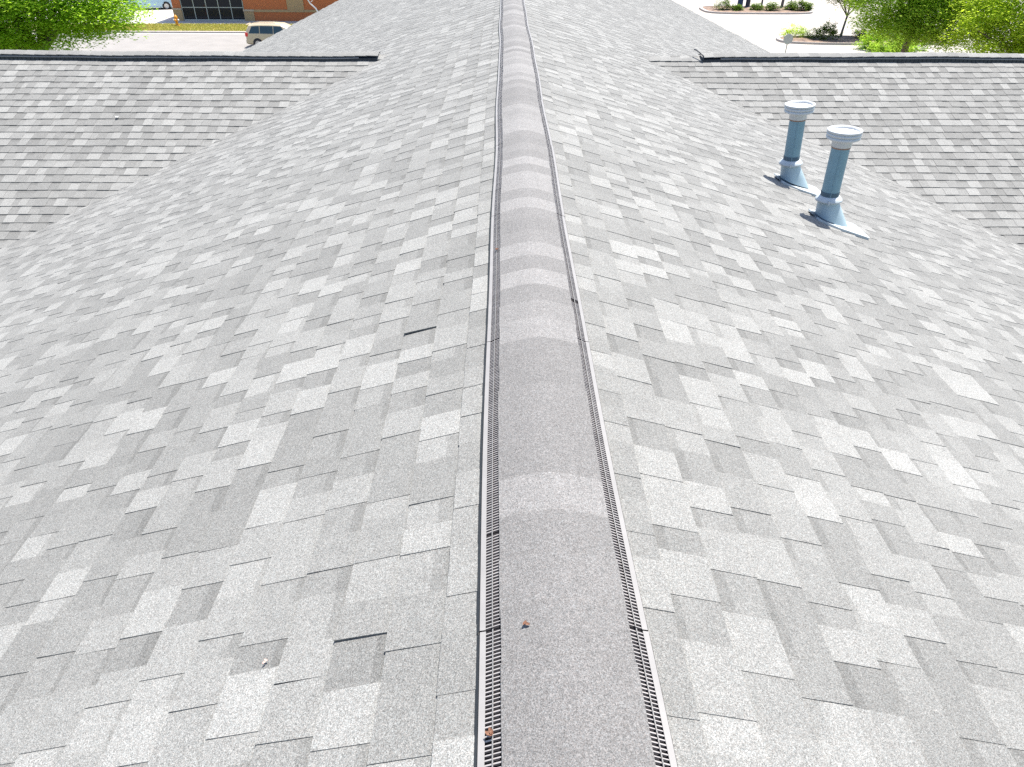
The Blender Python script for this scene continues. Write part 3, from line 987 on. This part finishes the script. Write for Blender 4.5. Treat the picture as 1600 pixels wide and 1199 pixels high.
def oval(cx, cy, rx, ry, n=28, p=3.0):
    out = []
    for i_ in range(n):
        t = 2 * math.pi * i_ / n; c, s = math.cos(t), math.sin(t)
        out.append((cx + rx * math.copysign(abs(c) ** (2 / p), c), cy + ry * math.copysign(abs(s) ** (2 / p), s)))
    return out
island(oval(24.0, 76.2, 5.2, 2.6, p=4), "a")
island(oval(27.3, 58.9, 6.7, 1.75, p=3), "b")
far_shrubs = [((20.9, 76.1, .1), .95, .7, .95, "round green shrub beside the thick dark posts on the far island"),
              ((22.1, 75.6, .1), .55, .45, .4, "low shrub next to the round shrub on the far island"),
              ((24.0, 76.0, .1), .6, .5, .55, "low green shrub in front of the thick dark posts on the far island"),
              ((25.4, 75.6, .1), .75, .5, .75, "shrub in front of the thin dark pole on the far island"),
              ((27.4, 76.2, .1), .65, .5, .7, "shrub just past the grey post on the far island"),
              ((28.1, 75.6, .1), .75, .55, .95, "dark shrub near the end of the far island"),
              ((28.9, 75.8, .1), .5, .5, .7, "last dark shrub at the tip of the far island")]
for b_, rx, ry, h, lb in far_shrubs:
    shrub(b_, rx, ry, h, M['leafD'], lb, "shrubs on the parking lot islands", 30, 40, .08)
shrub((22.3, 60.4, .1), 1.0, .7, .95, M['leafB'], "light yellow-green shrub behind the round white sign", "shrubs on the parking lot islands", 36, 40, .07)
shrub((23.35, 59.9, .1), .35, .3, .5, M['leafC'], "very small dark shrub between the two larger ones on the near island", "shrubs on the parking lot islands", 14, 30, .05)
shrub((24.35, 59.2, .1), 1.05, .8, 1.25, M['leafD'], "large rounded green shrub left of the young tree", "shrubs on the parking lot islands", 60, 50, .07)
shrub((27.4, 59.6, .1), .8, .7, .85, M['leafD'], "green shrub right of the young tree", "shrubs on the parking lot islands", 36, 40, .07)
shrub((27.6, 55.4, 0), 2.3, 1.6, 2.0, M['leafA'], "big bright green bush under the trees", "shrubs on the parking lot islands", 170, 55, .08)
shrub((25.6, 51.0, 0), 1.6, 1.4, 1.6, M['leafC'], "dense dark green bush low against the roof ridge", "shrubs on the parking lot islands", 110, 55, .08)

# ------------------------------------------------------------------ street furniture
def hydrant(loc):
    root = tag(empty("fire_hydrant", loc), "orange-yellow fire hydrant on the grass verge before the brick building", "fire hydrant")
    x, y, z = loc
    b = MB(); b.lathe([(.17, 0), (.17, .05), (.115, .06), (.105, .09), (.105, .52), (.14, .54), (.145, .58), (.12, .60)], 20, loc)
    b.build("barrel", M['hydrant'], root)
    b = MB(); b.lathe([(.14, .60), (.135, .66), (.105, .74), (.05, .79), (.035, .80), (.035, .85), (.02, .86)], 20, loc, cap1=True)
    b.build("bonnet", M['hydrant'], root)
    for d, nm, r in (((1, 0, 0), "side_outlet", .055), ((-1, 0, 0), "side_outlet", .055), ((0, -1, 0), "front_outlet", .075)):
        b = MB(); b.lathe([(r, .08), (r, .15), (r * 1.25, .155), (r * 1.25, .20), (r * .4, .21), (r * .4, .24)], 14, (x, y, z + .45), d, cap1=True)
        b.build(nm, M['trim'] if nm == "side_outlet" else M['hydrant'], root)
hydrant((-26.97, 64.8, .05))

# round sign seen from the back
root = tag(empty("round_sign", (17.15, 47.0, 0)), "small pale round sign on a thin post at the edge of the parking lot", "sign")
b = MB(); b.lathe([(.0, -.004), (.285, -.004), (.29, 0), (.285, .004), (.0, .004)], 32, (17.07, 46.95, 1.93), (0, -1, 0), smooth=False)
b.build("sign_disc", M['sign'], root)
b = MB(); b.box(17.045, 17.095, 46.955, 46.985, 0, 1.8); b.build("post", M['sign_post'], root)
b = MB(); b.lathe([(.014, 0), (.014, .012), (.004, .014)], 8, (17.07, 46.944, 2.04), (0, -1, 0)); b.build("bolt", M['sign_post'], root)

# posts on the far island
def post(name, loc, r, h, mat, label, lean=0.0, cat="post", group="posts on the far island"):
    root = tag(empty(name, loc), label, cat, group)
    b = MB(); x, y, z = loc
    b.tube([(x, y, z - .05), (x + lean * .5, y, z + h * .5), (x + lean, y, z + h)], [r, r * .97, r * .94], 12)
    b.build("shaft", mat, root)
    b = MB(); b.lathe([(r * 1.35, 0), (r * 1.35, .04), (r, .07)], 12, (x, y, z)); b.build("foot", mat, root)
    b = MB(); b.lathe([(r * .95, h), (r * 1.05, h + .02), (r * .5, h + .06)], 12, (x + lean, y, z), cap1=True); b.build("post_cap", mat, root)
post("thick_post", (23.05, 78.2, .1), .27, 3.2, M['post_blue'], "thick dark blue post behind the far island shrubs")
post("thick_post", (23.82, 78.2, .1), .22, 3.2, M['post_dark'], "thick near-black post beside the dark blue one")
post("thin_pole", (25.2, 78.2, .1), .09, 3.6, M['post_dark'], "thin dark pole standing alone mid-island")
post("grey_post", (27.1, 77.9, .1), .14, 3.4, M['bark'], "grey-brown post leaning slightly at the far island", lean=.15)
post("thin_pole", (27.85, 77.7, .1), .05, 3.4, M['sign_post'], "thinnest pale pole at the end of the far island", lean=.12)

# goose-neck lamp before the brick wall
root = tag(empty("gooseneck_lamp", (-15.9, 66.6, 0)), "white goose-neck lamp curving up in front of the brick wall", "lamp")
b = MB()
b.tube([(-15.75, 66.9, 0), (-15.75, 66.9, .75), (-15.95, 66.9, 1.15), (-16.35, 66.9, 1.5), (-16.55, 66.9, 1.85), (-16.4, 66.9, 2.15)], [.07, .065, .06, .06, .055, .05], 10)
b.build("pole", M['white_pole'], root)
b = MB(); b.lathe([(.05, 0), (.09, -.05), (.2, -.2), (.21, -.22)], 18, (-16.3, 66.9, 2.2), (.35, 0, 1)); b.build("lamp_shade", M['white_pole'], root)
b = MB(); b.tube([(-16.28, 66.9, 1.62), (-16.12, 66.9, 1.72)], [.025, .02], 8); b.build("bracket", M['white_pole'], root)

# ------------------------------------------------------------------ brick building
bo = tag(empty("brick_building", (-18, 68, 0)), "orange brick building with large dark gridded window across the street", "building")
FY = 68.1
def part(name, x0, x1, y0, y1, z0, z1, mat, parent=None):
    b = MB(); b.box(x0, x1, y0, y1, z0, z1); return b.build(name, mat, parent or bo)
part("pier", -28.4, -27.70, FY, FY + 12, .97, 4.6, M['brick'])
part("pier_base", -28.43, -27.68, FY - .05, FY + 12, 0, .85, M['tan'])
part("stone_band", -28.46, -27.66, FY - .09, FY + 12, .85, .97, M['pale_stone'])
part("wall", -22.35, 4.0, FY, FY + 12, 0.0, 4.6, M['brick'])
part("pier", -22.40, -21.56, FY - .04, FY - .002, 0.0, .76, M['tan'])
part("stone_band", -22.43, -21.50, FY - .09, FY - .002, .76, .90, M['pale_stone'])
part("stone_band", -21.50, 3.95, FY - .05, FY - .002, .70, .89, M['tan'])
part("pilaster", -18.64, -17.22, FY - .06, FY - .002, .89, 4.0, M['tan'])
part("pilaster", -12.6, -11.2, FY - .06, FY - .002, .89, 4.0, M['tan'])
part("wall_head", -28.4, 4.0, FY - .02, FY + 12, 4.6, 5.6, M['brick'])
part("coping", -28.5, 4.1, FY - .12, FY + 12.1, 5.6, 5.72, M['pale_stone'])
part("room_back", -27.68, -22.37, FY + 1.5, FY + 1.6, 0, 4.6, M['room'])
part("sill", -27.66, -22.42, FY + .02, FY + .30, 0.0, .06, M['walk'])
wnd = MB()
X0, X1 = -27.66, -22.42
fw = .055
xs = [X0 + (X1 - X0) * i_ / 5 for i_ in range(6)]
zs = [.06, 1.0, 2.1, 3.2, 4.58]
for x in xs:
    wnd.box(x - fw / 2, x + fw / 2, FY + .06, FY + .2, .06, 4.58)
for z in zs:
    for i_ in range(5):
        wnd.box(xs[i_] + fw / 2, xs[i_ + 1] - fw / 2, FY + .065, FY + .195, z, z + fw)
wo = wnd.build("window", M['alu'], bo)
wo["label"] = "large dark window divided by pale mullions"
for i_ in range(5):
    for j_ in range(4):
        b = MB(); b.box(xs[i_] + fw / 2, xs[i_ + 1] - fw / 2, FY + .12, FY + .135, zs[j_] + fw, zs[j_ + 1])
        b.build("pane", M['glass'], wo)

# ------------------------------------------------------------------ vehicles
def vehicle(name, loc, stations, paint, wheels, wins, label, cat, rot=0.0, tail=True, group=None, roof_mat=None):
    """stations: (x, half width, z bottom, z belt, half width at roof, z roof), rear first; near side is -y"""
    root = tag(empty(name, loc), label, cat, group)
    root.rotation_euler = (0, 0, rot)
    WORLD_LOC[root.name] = (0, 0, 0)
    ring = []
    def cs(st):
        x, w_, zb, zbelt, wr, zr = st
        half = [(w_ * .90, zb), (w_ * .985, zb + .10), (w_, (zb + zbelt) * .5), (w_ * .975, zbelt), (wr + (w_ * .975 - wr) * .12, zbelt + (zr - zbelt) * .86), (wr * .90, zr - .01 if zr - zbelt > .1 else zr), (wr * .5, zr + .02)]
        return [(x, -y, z) for y, z in half] + [(x, y, z) for y, z in reversed(half)]
    pts = []
    for st in stations: pts += cs(st)
    L = 14; fs = []
    for i_ in range(len(stations) - 1):
        for j_ in range(L):
            j2 = (j_ + 1) % L
            fs.append((i_ * L + j_, (i_ + 1) * L + j_, (i_ + 1) * L + j2, i_ * L + j2))
    fs.append(tuple(range(L))); fs.append(tuple((len(stations) - 1) * L + j_ for j_ in range(L))[::-1])
    b = MB(); b.mesh_part(pts, fs, smooth=False); body = b.build("body", paint, root)
    def interp(x):
        for a, c in zip(stations[:-1], stations[1:]):
            if a[0] <= x <= c[0]:
                f = (x - a[0]) / max(1e-6, c[0] - a[0])
                return [a[k_] + (c[k_] - a[k_]) * f for k_ in range(6)]
        return stations[-1]
    for side in (-1, 1):
        for (xa, xb, xc, xd) in wins:      # bottom-rear, bottom-front, top-rear, top-front
            q = []
            for x, f in ((xa, .06), (xb, .06), (xd, .80), (xc, .80)):
                _, w_, zb, zbelt, wr, zr = interp(x)
                y0_, y1_ = w_ * .975, wr + (w_ * .975 - wr) * .12
                q.append((x, side * (y0_ + (y1_ - y0_) * (f / .86) + .012), zbelt + (zr - zbelt) * f))
            b = MB(); inn = [(x, y - side * .02, z) for x, y, z in q]
            b.face(q if side < 0 else q[::-1])
            for i_ in range(4):
                j_ = (i_ + 1) % 4; b.face([q[i_], inn[i_], inn[j_], q[j_]])
            b.build("window", M['car_glass'], root)
        for x, r in wheels:
            wy = interp(x)[1]
            b = MB(); b.lathe([(r * 1.16, 0), (r * 1.16, .012), (r * .9, .014)], 22, (x, side * (wy - .006), r + .02), (0, side, 0), cap1=True)
            b.build("wheel_arch", M['tyre'], root)
            b = MB(); b.lathe([(r * .62, .015), (r * .66, .03), (r * .96, .04), (r, .02), (r, -.18), (r * .6, -.18)], 24, (x, side * (wy - .005), r), (0, side, 0))
            wh = b.build("wheel", M['tyre'], root)
            b = MB(); b.lathe([(r * .66, .03), (r * .6, .02), (r * .15, .03), (r * .02, .032)], 24, (x, side * (wy - .004), r), (0, side, 0), cap1=True)
            b.build("rim", M['rim'], wh)
        if tail:
            st = stations[1]
            b = MB(); y_ = side * st[1]
            x0_, x1_ = stations[0][0] - .03, stations[0][0] + .20
            ya_, yb_ = sorted((y_ * .80, y_ * 1.012)); b.box(x0_, x1_, ya_, yb_, st[3] - .17, st[3] + .09)
            b.build("tail_lamp", M['tail'], root)
        b = MB(); x_ = interp(2.9); b.box(2.95, 3.15, min(side * x_[1], side * (x_[1] + .2)), max(side * x_[1], side * (x_[1] + .2)), x_[3] + .02, x_[3] + .16)
        b.build("mirror", paint, root)
    for x in (stations[0][0], stations[-1][0]):
        st = stations[0] if x == stations[0][0] else stations[-1]
        b = MB(); e_ = .05
        b.box(x - e_, x + e_, -st[1] * .96, st[1] * .96, st[2] + .02, st[2] + .26); b.build("bumper", paint, root)
    for o in list(COL.objects):
        pass
    return root, interp

van_st = [(0.0, .86, .30, .98, .80, 1.02), (.05, .90, .28, 1.02, .74, 1.28), (.30, .95, .26, 1.05, .70, 1.68), (.9, .97, .24, 1.04, .70, 1.745), (2.0, .98, .22, 1.02, .70, 1.75),
          (2.9, .98, .22, 1.0, .68, 1.70), (3.5, .97, .22, .98, .66, 1.46), (4.05, .95, .23, .94, .80, 1.06), (4.6, .90, .25, .82, .78, .88), (4.95, .80, .30, .66, .68, .70)]
van, ip = vehicle("minivan", (-18.35, 55.9, 0), van_st, M['van'], ((.92, .335), (3.95, .335)), ((.27, 1.15, .55, 1.15), (1.2, 2.25, 1.2, 2.25), (2.3, 3.35, 2.3, 2.9)),
                  "champagne beige minivan on the street, half hidden by the roof", "minivan")
van.scale = (.87, .87, .87)
for side in (-.55, .55):
    b = MB(); b.tube([(.5, side, 1.765), (.6, side, 1.80), (2.3, side, 1.80), (2.4, side, 1.765)], [.018] * 4, 6); b.build("roof_rail", M['tyre'], van)
b = MB(); b.box(-.006, .02, -.62, .62, 1.08, 1.26); b.build("rear_window", M['car_glass'], van)
b = MB(); b.box(.02, .16, -.5, .5, 1.64, 1.67); b.build("rear_spoiler", M['van'], van)
sed_st = [(0.0, .78, .32, .80, .70, .84), (.12, .86, .26, .92, .74, .97), (.9, .90, .22, .95, .74, 1.02), (1.5, .91, .20, .95, .60, 1.36), (2.1, .91, .20, .94, .58, 1.45), (2.7, .91, .20, .93, .58, 1.41),
          (3.4, .90, .20, .91, .74, .97), (4.2, .86, .24, .80, .72, .84), (4.6, .74, .30, .62, .62, .66)]
wins_s = ((1.15, 1.95, 1.5, 1.95), (2.0, 3.1, 2.0, 2.7))
vehicle("parked_car", (-35.6, 75.2, 0), sed_st, M['white_paint'], ((.85, .31), (3.6, .31)), wins_s, "pale blue car parked beside the brick building behind the leaves", "car", rot=.25, group="parked cars")
vehicle("parked_car", (-36.6, 80.2, 0), sed_st, M['blue_paint'], ((.85, .31), (3.6, .31)), wins_s, "blue car parked farther back beside the brick building", "car", rot=.2, group="parked cars")
